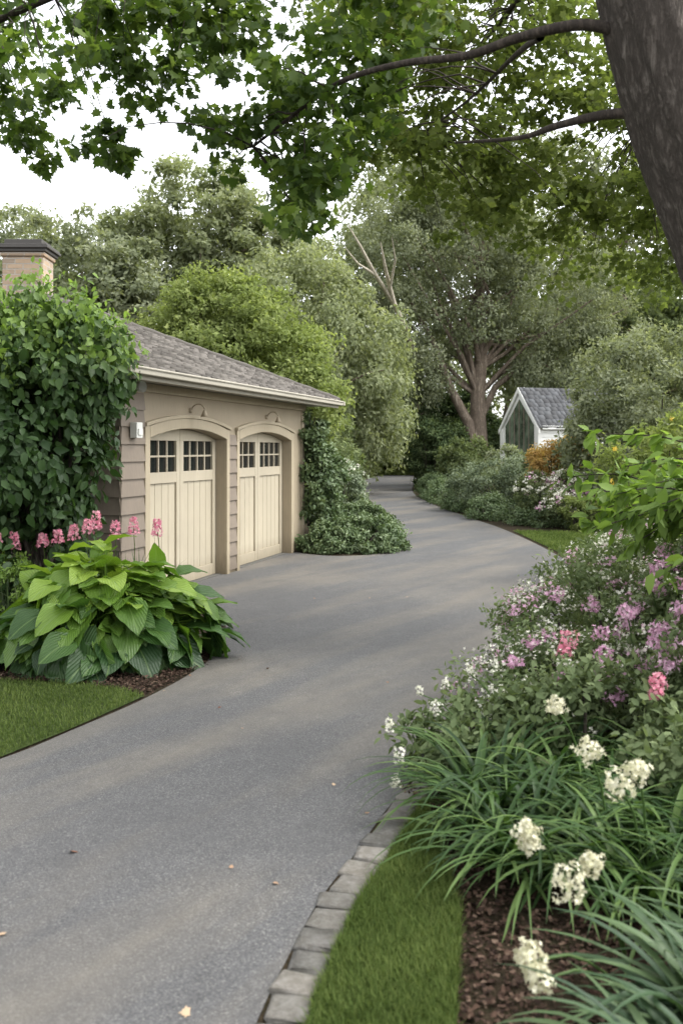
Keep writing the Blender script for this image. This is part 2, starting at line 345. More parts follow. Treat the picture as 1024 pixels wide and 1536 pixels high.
# driveway
redge=spline([(-.8,-8),(-.75,-2),(-.6,.5),(-.42,2),(-.265,2.94),(-.192,3.30),(-.085,3.74),(.053,4.14),(.226,4.675),(.5,5.4),(.9,6.4),(1.4,7.6),(2.1,9.4),(2.8,11.2),(3.4,13.5),(3.64,16.1),(3.6,20.8),(3.3,24.8),(2.97,30),(2.9,37.8),(3.8,48),(6,58),(11,66)])
ledge=spline([(7,72),(2.6,62),(1.45,54),(.9,45),(.8,38),(.9,30),(1.15,22),(1.2,18.5),(1.0,17.0),(.6,16.0),(.0,15.7),(-.5,15.9),(-.9,16.5)])
ax=(.278,.961); inn=(-.961,.278)
def G(t,y): return (-1.66+t*ax[0]+y*inn[0],13.4+t*ax[1]+y*inn[1])
gl=[G(2.85,.22),G(-2.4,.22)]
ledge2=spline([(-2.42,11.15),(-1.75,10.8),(-1.3,10.1),(-1.12,9.0),(-1.15,7.8),(-1.39,6.81),(-1.71,6.0),(-1.97,5.43),(-2.6,4.5),(-3.6,3.2),(-5,2),(-8,.5)])
sheet('driveway',list(map(tuple,redge))+list(map(tuple,ledge))+gl+list(map(tuple,ledge2))+[(-8,-8)],.005,M['asphalt'])
# stone edging
def box_t():
    v=[]
    for z,s in ((-1,1),(.35,1),(.8,.93),(1,.8)): v+=[(-s*.5,-s*.5,z),(s*.5,-s*.5,z),(s*.5,s*.5,z),(-s*.5,s*.5,z)]
    f=[]
    for k in range(3):
        for q in range(4): f.append((k*4+q,k*4+(q+1)%4,k*4+4+(q+1)%4,k*4+4+q))
    f.append((12,13,14,15)); return np.array(v,float),f
bv,bf=box_t(); V=[];F=[];A=[]
seg=redge[(redge[:,1]>-3)&(redge[:,1]<15)]; L=np.concatenate([[0],np.cumsum(np.linalg.norm(np.diff(seg,axis=0),axis=1))]); s=0
while s<L[-1]-.3:
    l=rng.uniform(.10,.19); c=s+l/2; p=np.array([np.interp(c,L,seg[:,0]),np.interp(c,L,seg[:,1])]); p2=np.array([np.interp(c+.02,L,seg[:,0]),np.interp(c+.02,L,seg[:,1])])
    d=nrm(p2-p); nn=np.array([d[1],-d[0]]); w=rng.uniform(.12,.15); an=rng.normal()*.06; d=d*math.cos(an)+nn*math.sin(an); nn=np.array([d[1],-d[0]])
    q=bv.copy()+rng.normal(size=bv.shape)*.045; ctr=p+nn*(.078+rng.normal()*.006); hz=rng.uniform(.012,.024)
    o=len(V)
    for a,b,z in q:
        xy=ctr+nn*a*w+d*b*(l-.012); V.append((xy[0],xy[1],z*hz))
    F+=[[k+o for k in f] for f in bf]; A+=[rng.random()]*len(q); s+=l
mk('stone_edging',V,F,M['stone'],A)
# lawns
def lawn(poly,n,h,w,z=.012):
    ob=sheet('lawn',poly,z,M['lawnb']); q=inpoly(poly,n); N=len(q)
    b=np.concatenate([q,np.full((N,1),z-.003)],1); hh=h*(.5+.8*rng.random(N))
    patch=.5+.5*np.sin(q[:,0]*5+np.sin(q[:,1]*3)*2)*np.sin(q[:,1]*4)
    V,F,A=blades(b,rng.random(N)*6.283,hh,rng.uniform(1.0,1.55,N),rng.uniform(.0,1.2,N),w*(.7+.6*rng.random(N)),2,0,np.clip(.75*rng.random(N)+.35*patch-.05,0,1))
    g=mk('grass_blades',V,F,M['grass'],A); g.parent=ob
m=(redge[:,1]>.8)&(redge[:,1]<4.9); ro=redge[m]+np.array([.155,-.03])
lawn(list(map(tuple,ro))+[(.42,4.75),(.45,4.3),(.46,3.6),(.36,2.94),(.28,1.8),(.25,.8)],75000,.05,.0016)
lawn([(-1.42,6.79),(-1.73,5.98),(-1.99,5.41),(-2.62,4.5),(-3.62,3.2),(-6,2.5),(-6,7.3),(-3.5,7.35),(-2.65,7.25),(-2.0,7.15),(-1.6,6.95)],110000,.042,.0022)
lawn([(3.47,13.0),(3.60,14),(3.74,16.1),(3.72,20.3),(4.6,20.2),(5.6,19.5),(8,18),(8,12),(5,11.5),(3.3,11.9)],60000,.06,.005)
# mulch chips
def chips(n,poly):
    q=inpoly(poly,n); N=len(q); p=np.concatenate([q,rng.uniform(.0,.03,(N,1))],1)
    Tc=(np.array([(-.3,0,0),(.3,.1,.05),(.25,1,0),(-.2,.9,.08)],float),np.array([(0,1,2),(0,2,3)]))
    return inst(Tc,p,rng.normal(size=(N,3))*np.array([1,1,.25]),rng.normal(size=(N,3))*.4+np.array([0,0,1.]),rng.uniform(.008,.03,N),rng.random(N))
V,F,A=cat([chips(30000,[(.3,1),(.36,2.94),(.46,3.6),(.45,4.3),(.3,5),(2,5.5),(2.5,1)]),chips(18000,[(-1.4,6.85),(-2,7.18),(-4,7.4),(-4,8.6),(-1.15,8.8),(-1.12,7.8)])])
mk('mulch',V,F,M['chip'],A)
# fallen leaves
lf=[(-1.18,4.16),(-.28,3.87),(-.48,2.98),(-.47,4.0),(-.05,5.0),(-1.25,3.45),(.35,7.2)]+[(float(a),float(b)) for a,b in zip(rng.uniform(-1.2,.9,14),rng.uniform(6,15,14))]+[(.12,4.6),(-1.1,8.2),(-1.2,7.4),(-1.3,6.95)]
p=np.array([(a,b,.012) for a,b in lf]); N=len(p)
t=NT('dry_leaf'); at=t.n('ShaderNodeAttribute',attribute_name='var'); M['dry']=t.done(t.pbsdf(t.ramp(at.outputs['Fac'],[(0,(.14,.055,.03)),(1,(.38,.28,.18))]),.7,.3))
V,F,A=inst(TM,p,rng.normal(size=(N,3))*np.array([1,1,.1]),np.array([[0,0,1.]]*N)+rng.normal(size=(N,3))*.25,np.concatenate([[.04,.026,.036,.02,.022,.035,.025],rng.uniform(.018,.03,N-7)]),rng.random(N)); mk('fallen_leaves',V,F,M['dry'],A)

# ------------------------------------------------------------------ garage
g=empty('garage',(-1.66,13.4,0),math.atan2(.961,.278))
OP=[(-2.31,0.),(.48,2.80)]; zs,za=1.93,2.06
def arch(t0,t1,n=17,dz=0,ex=0):
    tm=(t0+t1)/2; hw=(t1-t0)/2
    return [(tm+(hw+ex)*u,zs+(za-zs)*(1-u*u)+dz) for u in np.linspace(-1,1,n)]
w=PM()
w.box(-2.97,-2.31,0,.25,0,2.575); w.box(0,.48,0,.25,0,2.575); w.box(2.80,3.52,0,.25,0,2.575)
for a,b in OP: w.prism([(a,2.575),(b,2.575)]+arch(a,b)[::-1],.0,.25)
w.box(-2.97,-2.77,.252,6.0,0,2.575); w.box(3.32,3.52,.252,6.0,0,2.575); w.box(-2.76,3.31,5.8,6.0,0,2.575)
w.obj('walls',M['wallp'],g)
tr=PM()
for a,b in OP:
    up=arch(a,b,17,.14,.0); lo=arch(a,b,17,0)
    tr.prism(lo+up[::-1],-.035,.01)
for a,b in ((-2.43,-2.31),(0,.10),(.38,.48),(2.80,2.92)): tr.box(a,b,-.033,.01,0,zs+.14)
for a,b in OP: tr.prism(arch(a-.12,b+.12,17,.13)+arch(a-.12,b+.12,17,.175)[::-1],-.055,.01)
tr.box(3.40,3.54,-.02,.01,0,2.57); tr.box(-2.97,3.54,-.045,.01,2.47,2.572)
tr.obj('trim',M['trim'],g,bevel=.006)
sd=PM()
def clap(o,d,out,L,z0,z1):
    o=np.array(o,float);d=np.array(d,float);out=np.array(out,float); z=z0
    while z<z1-.02:
        zt=min(z+.2,z1); v=[]
        for l in (0,L):
            for zz,ou in ((z,.002),(z,.034),(zt,.010),(zt,.002)):
                q=o+d*l+out*ou; v.append((q[0],q[1],zz))
        sd.add(v,[(0,1,2,3),(7,6,5,4),(0,4,5,1),(1,5,6,2),(2,6,7,3),(3,7,4,0)]); z+=.2
clap((-3.0,0,0),(1,0,0),(0,-1,0),.57,.05,2.46); clap((-2.97,-.03,0),(0,1,0),(-1,0,0),6,.05,2.56); clap((.10,0,0),(1,0,0),(0,-1,0),.28,.05,2.0)
clap((3.52,.0,0),(0,1,0),(1,0,0),6,.05,2.56)
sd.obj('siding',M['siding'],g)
dr=PM(); gp=PM(); gs=PM()
for a,b in OP:
    gp.box(a-.02,b+.02,.235,.245,.0,za)
    hw=(b-a)/2; m0=(a+b)/2
    for l0,l1 in ((a+.012,m0-.004),(m0+.004,b-.012)):
        yz=.14; archz=lambda t:zs+(za-zs)*(1-((t-m0)/hw)**2)-.006
        dr.box(l0,l0+.10,yz,.18,.015,1.90); dr.box(l1-.10,l1,yz,.18,.015,1.90)
        dr.box(l0+.10,l1-.10,yz+.002,.18,.015,.17); dr.box(l0+.10,l1-.10,yz+.002,.18,1.36,1.50)
        ts=np.linspace(l0,l1,9); dr.prism([(l0,1.90),(l1,1.90)]+[(x,archz(x)) for x in ts[::-1]],yz,.18)
        x0=l0+.10;x1=l1-.10; n=5; pw=(x1-x0)/n
        for k in range(n): dr.box(x0+k*pw+.005,x0+(k+1)*pw-.005,.165,.2,.17,1.36)
        dr.box(x0,x1,.172,.2,.17,1.36)
        gs.box(x0,x1,.182,.188,1.50,1.90)
        pw=(x1-x0)/4
        for k in range(1,4): dr.box(x0+k*pw-.013,x0+k*pw+.013,.156,.181,1.50,1.90)
        dr.box(x0,x1,.158,.181,1.688,1.712)
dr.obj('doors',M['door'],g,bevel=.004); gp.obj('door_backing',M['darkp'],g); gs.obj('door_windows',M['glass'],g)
th=PM(); th.box(-2.31,0,.05,.25,0,.012); th.box(.48,2.8,.05,.25,0,.012); th.obj('threshold',M['stone'],g)
x0,x1,y0,y1,ez=-3.63,4.25,-.45,6.35,2.68; pit=.414; hd=(y1-y0)/2; yr=(y0+y1)/2; rz=ez+hd*pit
rf=PM(); rf.add([(x0,y0,ez),(x1,y0,ez),(x1,y1,ez),(x0,y1,ez),(x0+hd,yr,rz),(x1-hd,yr,rz),(x0,y0,ez-.02),(x1,y0,ez-.02),(x1,y1,ez-.02),(x0,y1,ez-.02)],
   [(0,1,5,4),(1,2,5),(2,3,4,5),(3,0,4),(0,6,7,1),(1,7,8,2),(2,8,9,3),(3,9,6,0),(6,9,8,7)])
rf.obj('roof_deck',M['darkp'],g)
V=[];F=[];A=[]
def shingles(o,du,dn,L,run,pitch,ez,hip=True,ex=.13):
    o=np.array(o,float);du=np.array(du,float);dn=np.array(dn,float); r=0.
    while r<run-.02:
        ins=r if hip else 0; u=ins-rng.uniform(0,.2)
        while u<L-ins:
            wd=rng.uniform(.14,.3); a=max(u,ins); b=min(u+wd-.006,L-ins); rr=min(r+ex*1.15,run)
            if b-a>.02:
                h0=.014+rng.uniform(0,.018); rs=r-.015+rng.uniform(-.014,.014); ins2=(rr-r) if hip else 0
                a2=max(a,ins+ins2) if hip else a; b2=min(b,L-ins-ins2) if hip else b
                if b2<a2: a2=b2=(a2+b2)/2
                q=lambda u_,r_,z_:tuple((*(o+du*u_+dn*r_),ez+r_*pitch+z_))
                k=len(V); V.extend([q(a,rs,h0+.012),q(b,rs,h0+.012),q(b2,rr,.006),q(a2,rr,.006),q(a,rs,-.004),q(b,rs,-.004),q(a2,rr,-.004),q(b2,rr,-.004)])
                F.extend([(k,k+1,k+2,k+3),(k,k+4,k+5,k+1),(k,k+3,k+6,k+4),(k+1,k+5,k+7,k+2)]); A.extend([rng.random()]*8)
            u+=wd
        r+=ex
shingles((x0,y0),(1,0),(0,1),x1-x0,hd,pit,ez); shingles((x1,y1),(-1,0),(0,-1),x1-x0,hd,pit,ez)
shingles((x1,y0),(0,1),(-1,0),y1-y0,hd,pit,ez); shingles((x0,y1),(0,-1),(1,0),y1-y0,hd,pit,ez)
mk('roof_shingles',V,F,M['shingle'],A,g,local=True)
parts=[]
for a,b in (((x0,y0,ez),(x0+hd,yr,rz)),((x1,y0,ez),(x1-hd,yr,rz)),((x1,y1,ez),(x1-hd,yr,rz)),((x0,y1,ez),(x0+hd,yr,rz)),((x0+hd,yr,rz),(x1-hd,yr,rz))):
    P=np.linspace(a,b,24); P[:,2]+=.012; parts.append(tube(P,[.05+.012*(k%2) for k in range(24)],6))
V,F=cat(parts); mk('roof_hip_caps',V,F,M['shingle'],np.full(len(V),.4),g,local=True)
gt=PM()
gt.prism([(x0,2.655),(x1,2.655),(x1,2.59),(x0,2.59)],y0-.085,y0-.001)
gt.box(x0,x1,y0-.1,y0-.08,2.645,2.672); gt.box(x0-.002,x1+.002,y0+.001,y0+.03,2.54,2.659)
gt.box(x1,x1+.09,y0-.1,y1,2.59,2.665); gt.box(x0-.09,x0,y0-.1,y1,2.59,2.665)
gt.obj('gutter',M['gutter'],g,bevel=.012)
so=PM(); so.box(x0+.01,x1-.01,y0+.031,y1-.03,2.578,2.60); so.obj('soffit',M['gutter'],g)
lp=[]
for tc in (-1.155,1.64):
    th_=np.linspace(0,math.pi*.95,9); P=np.array([(tc,-.03-.09*(1-math.cos(a)),2.30+.08*math.sin(a)) for a in th_]); lp.append(tube(P,[.009]*9,8))
    P=np.array([(tc,-.206,2.30),(tc,-.206,2.28),(tc,-.206,2.26),(tc,-.206,2.215),(tc,-.206,2.213)]); lp.append(tube(P,[.016,.022,.03,.052,.015],14))
    lp.append(tube(np.array([(tc,.0,2.30),(tc,-.03,2.30),(tc,-.031,2.30)]),[.035,.035,.001],12))
V,F=cat(lp); mk('wall_lamps',V,F,M['wallp'],parent=g,smooth=True,local=True)
bx=PM(); bx.box(-2.80,-2.66,-.12,-.03,1.92,2.10); bx.box(-2.78,-2.68,-.135,-.12,1.95,2.03); bx.obj('meter_box',M['white_p'],g,bevel=.01)
V,F=cat([tube(np.array([(-2.85,-.22,2.5),(-2.83,-.16,2.5),(-2.80,-.02,2.52),(-2.8,-.019,2.52)]),[.065,.06,.04,.001],12),tube(np.array([(-2.8,-.05,2.52),(-2.8,-.05,2.578)]),[.02,.02],8)])
mk('flood_light',V,F,M['white_p'],parent=g,smooth=True,local=True)
# chimney
ch=empty('chimney',(-5.1,15.3,0)); c=PM(); c.box(-.33,.33,-.27,.27,0,4.88); c.box(-.36,.36,-.30,.30,4.88,4.95); c.obj('stack',M['chim'],ch,bevel=.02)
c=PM()
for z0_,z1_,e_ in ((4.95,5.0,.39),(5.0,5.04,.43),(5.04,5.07,.41)): c.box(-e_,e_,-e_+.06,e_-.06,z0_,z1_)
c.box(-.3,.3,-.25,.25,5.07,5.16); c.obj('cap',M['metal'],ch,bevel=.006)
# ------------------------------------------------------------------ shed
s=empty('garden_shed',(6.5,31.0,1.15),math.atan2(.323,.946))
W=2.5; zw=1.45; zp=2.72; Ls=4.2
c=PM()
v=[(0,0,0),(0,W,0),(0,W,zw),(0,W/2,zp-.05),(0,0,zw),(Ls,0,0),(Ls,W,0),(Ls,W,zw),(Ls,W/2,zp-.05),(Ls,0,zw)]
c.add(v,[(0,1,2,3,4),(9,8,7,6,5),(0,4,9,5),(1,6,7,2)]); z=.05
while z<zw-.05: c.add([(0.0,-.003,z),(Ls,-.003,z),(Ls,-.03,z),(0,-.03,z),(0,-.003,z+.14),(Ls,-.003,z+.14),(Ls,-.01,z+.14),(0,-.01,z+.14)],[(0,1,2,3),(4,7,6,5),(3,2,6,7),(0,3,7,4),(1,5,6,2)]); z+=.14
c.obj('walls',M['white_p'],s)
c=PM()
pts=[(.28,.1),(W-.28,.1),(W-.28,zw-.02),(W/2,zp-.38),(.28,zw-.02)]; c.add([(-.012,a,b) for a,b in pts],[[0,1,2,3,4]]); c.obj('gable_window',M['glass2'],s)
c=PM()
for k in (1,2,3,4,5):
    yy=.28+k*(W-.56)/6; zt=zw+(min(yy,W-yy)-.28)*.85; c.box(-.03,-.013,yy-.014,yy+.014,.1,zt)
c.obj('muntins',M['siding'],s)
c=PM()
for sg in (0,1):
    a=(W/2,zp+.02); b=((-.12 if sg==0 else W+.12),zw-.14)
    x_,t_=-.06,.16; c.add([(x_-.02,a[0],a[1]),(x_-.02,b[0],b[1]),(x_-.02,b[0],b[1]-t_),(x_-.02,a[0],a[1]-t_*1.1),(x_+.05,a[0],a[1]),(x_+.05,b[0],b[1]),(x_+.05,b[0],b[1]-t_),(x_+.05,a[0],a[1]-t_*1.1)],[(0,1,2,3),(4,7,6,5),(0,4,5,1),(3,2,6,7),(1,5,6,2)])
c.box(-.05,.06,-.05,.1,0,zw-.1); c.box(-.05,.06,W-.1,W+.05,0,zw-.1); c.box(0.061,Ls,-.14,-.11,zw-.17,zw-.05)
c.obj('white_trim',M['white_p'],s,bevel=.008)
V=[];F=[];A=[]; rp=(zp-zw+.11)/(W/2+.13)
shingles((-.05,-.13),(1,0),(0,1),Ls+.2,W/2+.13,rp,zw-.09,False,.14); shingles((Ls+.15,W+.13),(-1,0),(0,-1),Ls+.2,W/2+.13,rp,zw-.09,False,.14)
mk('roof_shingles',V,F,M['slate'],A,s,local=True)

# ------------------------------------------------------------------ climbing vine (left of garage)
e=empty('climbing_vine',(-3.2,9.6,0)); bl=[(-3.15,9.7,2.60,.9,.7,.75),(-3.3,9.6,1.9,.85,.7,1.0),(-3.35,9.6,.9,.75,.65,1.0),(-2.75,9.8,2.7,.5,.5,.45),(-4.2,9.6,1.8,.9,.7,1.5)]
cl,out=sample(bl,620,.72); out[:,1]-=.3
def vineleaf(cl,out,per,size,cr,T=T6):
    n=len(cl);i=np.repeat(np.arange(n),per);N=n*per; pos=cl[i]+nrm(rng.normal(size=(N,3)))*rng.random((N,1))*cr
    nor=nrm(out[i]+rng.normal(size=(N,3))*.55+np.array([0,0,.45])); tan=np.array([0,0,-1.])+rng.normal(size=(N,3))*.75+out[i]*.25
    var=np.clip(.45*rng.random(N)+.2*rng.random(n)[i]+.5*np.clip((pos[:,2]-1.7)/1.5,0,1)**1.5,0,1); k=pos[:,2]>.03
    return inst(T,pos[k],tan[k],nor[k],size*(.5+.8*rng.random(k.sum())),var[k])
V,F,A=vineleaf(cl,out,38,.12,.24); mk('foliage',V,F,M['vine'],A,parent=e)
k=(cl[:,2]>2.3)&(rng.random(len(cl))<np.clip((cl[:,2]-2.1)/.7,0,1)); V,F,A=vineleaf(cl[k]+np.array([0,-.03,.13])+out[k]*.06,out[k],20,.085,.26); mk('new_growth',V,F,M['fresh'],A,parent=e)
V,F=cat([tube(path((-3.2+rng.normal()*.3,9.7,0),(-3.1+rng.normal()*.5,9.6,2.6),8,.1),np.linspace(.04,.012,8),6) for _ in range(9)]); mk('stems',V,F,M['barkd'],parent=e)
shrub('climbing_vine',[(-.55,16.9,2.1,.3,.35,.45),(-.5,16.9,1.4,.35,.4,.6),(-.45,17.0,.8,.4,.45,.6),(-.2,17.2,1.4,.28,.35,.4)],170,60,.075,M['ivy'],.13,T6)
shrub('flowering_shrub',[(-.05,18.8,.9,.45,.6,.65),(.1,20.2,.8,.4,.8,.7)],150,70,.07,M['blue'],.15,T4,[(M['white'],60,14,.05,.08)])
shrub('ivy_groundcover',[(.35,16.75,.05,.8,.8,.5),(-.2,16.5,.05,.55,.55,.42),(.35,18.0,.1,.75,1.1,.6),(.3,20,.1,.7,1.5,.5)],520,100,.055,M['ivy'],.11,T6,None,.85)
# ------------------------------------------------------------------ hosta
def hostaT():
    nu,nv=7,9; v=[];uv=[]
    for j in range(nv):
        y=j/(nv-1); wdt=.42*math.sin(math.pi*min(1,(y+.04)**.72*.97))**.8 if y<1 else 0.
        for i in range(nu):
            u=-1+2*i/(nu-1); x=u*wdt; zz=.10*y-.42*y*y+.13*abs(u)*wdt*2-.02*math.cos(u*9)*wdt+.03*math.sin(y*16+u*2)*abs(u)
            v.append((x,y*(1-.12*u*u*(1-y))-(.10*u*u if j==0 else 0),zz)); uv.append((u*wdt*2.2,y,0))
    f=[(j*nu+i,j*nu+i+1,(j+1)*nu+i+1,(j+1)*nu+i) for j in range(nv-1) for i in range(nu-1)]
    return (np.array(v),np.array(f)),np.array(uv)
TH,HUV=hostaT(); N=480
ph=np.arcsin(rng.uniform(.02,1,N)**1.1); az=rng.random(N)*6.283
ctr=np.array([-2.02,8.05,0.]); rad=np.array([1.0,.85,.76]); od=np.stack([np.cos(az),np.sin(az),0*az],-1)
dirs=np.stack([np.cos(az)*np.cos(ph),np.sin(az)*np.cos(ph),np.sin(ph)],-1)
lump=1+.10*np.sin(az*3+1)+.08*np.sin(az*7+ph*5)
pos=ctr+dirs*rad*(.76+.22*rng.random((N,1)))*lump[:,None]+np.array([0,0,.12]); pos[:,:2]-=od[:,:2]*.12
el=-.75+1.05*np.sin(ph)+rng.normal(size=N)*.28; tan=od*np.cos(el)[:,None]+np.array([0,0,1.])*np.sin(el)[:,None]+rng.normal(size=(N,3))*.3
nor=nrm(dirs+np.array([0,0,.7])+rng.normal(size=(N,3))*.3)
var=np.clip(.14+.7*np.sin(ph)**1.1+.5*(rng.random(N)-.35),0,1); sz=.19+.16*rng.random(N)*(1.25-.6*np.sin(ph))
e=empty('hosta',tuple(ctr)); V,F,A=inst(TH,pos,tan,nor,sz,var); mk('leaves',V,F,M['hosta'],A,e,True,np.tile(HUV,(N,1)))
ps=[tube(np.array([ctr+np.array([0,0,.02])+d*np.array([.15,.15,0]),(ctr+p)/2+np.array([0,0,.12]),p]),[.012,.01,.006],5) for p,d in zip(pos[::2],od[::2])]
V,F=cat(ps); mk('stalks',V,F,M['hosta'],np.full(len(V),.7),e,luv=np.full((len(V),3),.3))
# pink flowers bed behind
e=empty('pink_flowers',(-2.6,9.2,0)); fl=[(-2.35,9.0,1.08),(-2.47,9.15,1.03),(-2.20,9.15,.98),(-2.10,9.5,1.0),(-1.80,9.2,1.0),(-3.3,9.0,.92),(-3.17,9.1,.88),(-2.62,9.2,.96),(-2.76,9.15,.94),(-3.45,9.2,.95),(-2.92,9.2,.90)]
ps=[];fp=[];fn=[]
for a,b,z in fl:
    ps.append(tube(path((a+rng.normal()*.05,b+.05,0),(a,b,z),6,.05),np.linspace(.006,.004,6),5)); n=85; hgt_=rng.uniform(.12,.18)
    tt=rng.random(n); an=rng.random(n)*6.283; r=.058*(1-.5*tt)
    fp.append(np.stack([a+r*np.cos(an),b+r*np.sin(an),z-.06+tt*hgt_],-1)); fn.append(np.stack([np.cos(an),np.sin(an),.3+0*an],-1))
fp=np.concatenate(fp);fn=np.concatenate(fn); V,F=cat(ps); mk('stems',V,F,M['grass'],np.full(len(V),.4),e)
V,F,A=inst(TF,fp,rng.normal(size=fp.shape),fn+rng.normal(size=fn.shape)*.3,.026+.02*rng.random(len(fp)),rng.random(len(fp))); mk('blooms',V,F,M['pink'],A,e)
q=np.stack([rng.uniform(-3.9,-1.9,1100),rng.uniform(8.7,9.8,1100),0*np.ones(1100)],-1); N=1100
V,F,A=blades(q,rng.random(N)*6.28,rng.uniform(.35,.85,N),rng.uniform(1.2,1.55,N),rng.uniform(.4,1.2,N),rng.uniform(.006,.012,N),5,.3); mk('leaves',V,F,M['ivy'],A,e)
shrub('low_shrub',[(-3.3,8.9,.45,.35,.35,.4)],60,90,.04,M['fresh'],.1)
# ------------------------------------------------------------------ strap leaved border
def clump(name,cs,n,L,mat,W=.012,e1r=(-1.2,-.2)):
    e=empty(name,(cs[0][0],cs[0][1],0)); B=[];AZ=[]
    for cx,cy,r in cs:
        a=rng.random(n)*6.283; rr=r*np.sqrt(rng.random(n)); B.append(np.stack([cx+rr*np.cos(a),cy+rr*np.sin(a),0*a+.0],-1)); AZ.append(a+rng.normal(size=n)*.9)
    B=np.concatenate(B);AZ=np.concatenate(AZ);N=len(B)
    V,F,A=blades(B,AZ,L*rng.uniform(.45,1.15,N),rng.uniform(.7,1.5,N),rng.uniform(*e1r,N),W*rng.uniform(.5,1.3,N),9,.45,None,.9)
    V[:,2]=np.maximum(V[:,2],.012); mk('leaves',V,F,mat,A,e,True); return e
clump('daylily_clump',[(.85,4.0,.2),(.75,4.55,.18),(1.2,4.35,.22),(1.6,4.0,.22),(1.25,3.75,.2),(1.1,4.9,.2),(1.75,4.6,.2)],260,.68,M['strap'],.0135)
clump('daylily_clump',[(1.2,2.75,.16),(1.0,2.45,.14),(1.55,3.05,.18),(1.45,2.5,.15)],210,.6,M['strapb'],.017,(-1.0,0))
shrub('low_border_plant',[(.75,5.2,.1,.4,.4,.3),(1.35,5.0,.2,.5,.4,.4),(1.9,4.4,.25,.5,.5,.45),(1.95,3.5,.15,.4,.4,.35)],210,70,.05,M['fshrub'],.11,T6)
heads('white_hydrangea',[(1.0,3.8,.58,.05,(1.15,4.0)),(1.03,3.5,.55,.055,(1.25,3.8)),(1.12,3.55,.58,.045,(1.25,3.8)),(.67,3.4,.41,.042,(.9,3.8)),(.68,3.42,.36,.035,(.9,3.8)),(.75,3.1,.37,.055,(1.0,3.3)),(.83,3.12,.42,.035,(1.0,3.3)),(.56,2.8,.285,.043,(.95,3.0)),(.585,2.78,.23,.04,(.95,3.0)),(.98,4.3,.62,.04,(1.2,4.5)),(1.95,3.5,.7,.05,(1.9,3.8))],M['strap'],M['cream'],.022,150,(1.1,3.9,0),1.0)
heads('white_flowers',[(.28,4.6,.30,.028,(.7,4.7)),(.24,4.75,.40,.022,(.7,4.8)),(.26,4.5,.2,.025,(.7,4.7)),(.5,5.0,.42,.03,(.8,5)),(.42,5.05,.5,.02,(.8,5)),(.62,5.6,.4,.025,(1,5.6)),(.72,5.3,.55,.02,(1,5.3))],M['strap'],M['white'],.018,45,(.7,4.8,0),1.4)
# ------------------------------------------------------------------ flowering shrub border (right)
shrub('flowering_shrub',[(1.35,5.7,.25,.6,.6,.4),(1.9,6.6,.45,.75,.8,.55),(2.55,5.7,.55,.8,.8,.6),(2.6,7.6,.55,.85,.9,.6)],560,80,.042,M['fshrub'],.15,T4,
   [(M['white'],380,15,.026,.09),(M['lilac'],120,24,.034,.08)],.7)
shrub('flowering_shrub',[(3.2,9.2,.4,.85,1.0,.55),(3.9,10.8,.4,.8,.9,.55),(4.0,9.2,.6,1,1,.7),(3.4,7.6,.55,.9,1,.7)],480,75,.05,M['fshrub'],.15,T4,
   [(M['white'],480,12,.036,.11),(M['lilac'],70,20,.044,.09)],.75)
shrub('lilac_bush',[(2.35,5.0,.6,.6,.55,.5),(2.6,5.9,.8,.6,.6,.45)],260,75,.045,M['fshrub'],.14,T4,[(M['lilac'],80,32,.032,.075),(M['white'],30,14,.024,.07)],.7)
hp=[(1.95,5.8,1.05,.06),(1.88,5.7,.98,.055),(2.05,5.85,1.1,.05),(1.67,5.5,.84,.055),(1.77,5.2,.80,.055),(1.72,5.1,.74,.045),(1.45,5.2,.66,.05),(1.30,5.3,.50,.055),(1.22,5.25,.52,.04),(1.55,5.6,.70,.05),(2.0,5.3,.96,.06),(2.08,5.2,.9,.05),(1.9,4.9,.8,.055),(1.6,6.0,.80,.055),(2.2,6.4,1.1,.06),(1.0,5.5,.55,.045),(1.15,5.7,.62,.045)]
heads('phlox',[(a,b,z,r,(a+.15,b+.2)) for a,b,z,r in hp],M['strap'],M['lilac'],.028,65,(1.8,5.6,0),.8)
heads('phlox',[(a,b,z,r,(a+.15,b+.2)) for a,b,z,r in [(1.35,5.6,.66,.055),(1.31,5.55,.60,.045),(1.60,4.75,.62,.045),(1.58,4.72,.57,.035)]],M['strap'],M['pink'],.028,75,(1.5,5.6,0),.9)
# arching bright branch
e=empty('leafy_shrub',(3.0,6.2,0)); ps=[];LP=[];LT=[]
for k in range(46):
    a=rng.uniform(2.2,4.2); ln=rng.uniform(.6,1.3); b0=np.array([3.0+rng.normal()*.2,6.1+rng.normal()*.4,rng.uniform(.95,1.4)])
    tip=b0+np.array([math.cos(a)*ln,math.sin(a)*ln*.5,rng.uniform(-.05,.5)]); p=path(b0,tip,9,.05,.16); ps.append(tube(p,np.linspace(.01,.003,9),5))
    for q in range(2,9):
        for r_ in range(7): LP.append(p[q]+rng.normal(size=3)*.03); LT.append(nrm(p[q]-p[q-1])*.6+rng.normal(size=3)*.6+np.array([0,0,-.45]))
for k in range(6): ps.append(tube(path((3.0,6.2,0),(3.0+rng.normal()*.2,6.1+rng.normal()*.3,1.3),6,.06),np.linspace(.03,.012,6),6))
LP=np.array(LP);LT=np.array(LT); N=len(LP); V,F=cat(ps); mk('stems',V,F,M['barkd'],parent=e)
V,F,A=inst(T6,LP,LT,np.array([0,0,1.])+rng.normal(size=(N,3))*.4,.085+.055*rng.random(N),rng.random(N)); mk('foliage',V,F,M['fresh'],A,e)
shrub('yellow_flowering_shrub',[(4.2,12.5,1.2,.75,.8,.95),(4.9,12.2,1.4,.9,.9,1.0),(4.4,11.5,.8,.8,.8,.8)],280,75,.075,M['bright'],.2,T4,[(M['yellow'],26,6,.06,.05)])
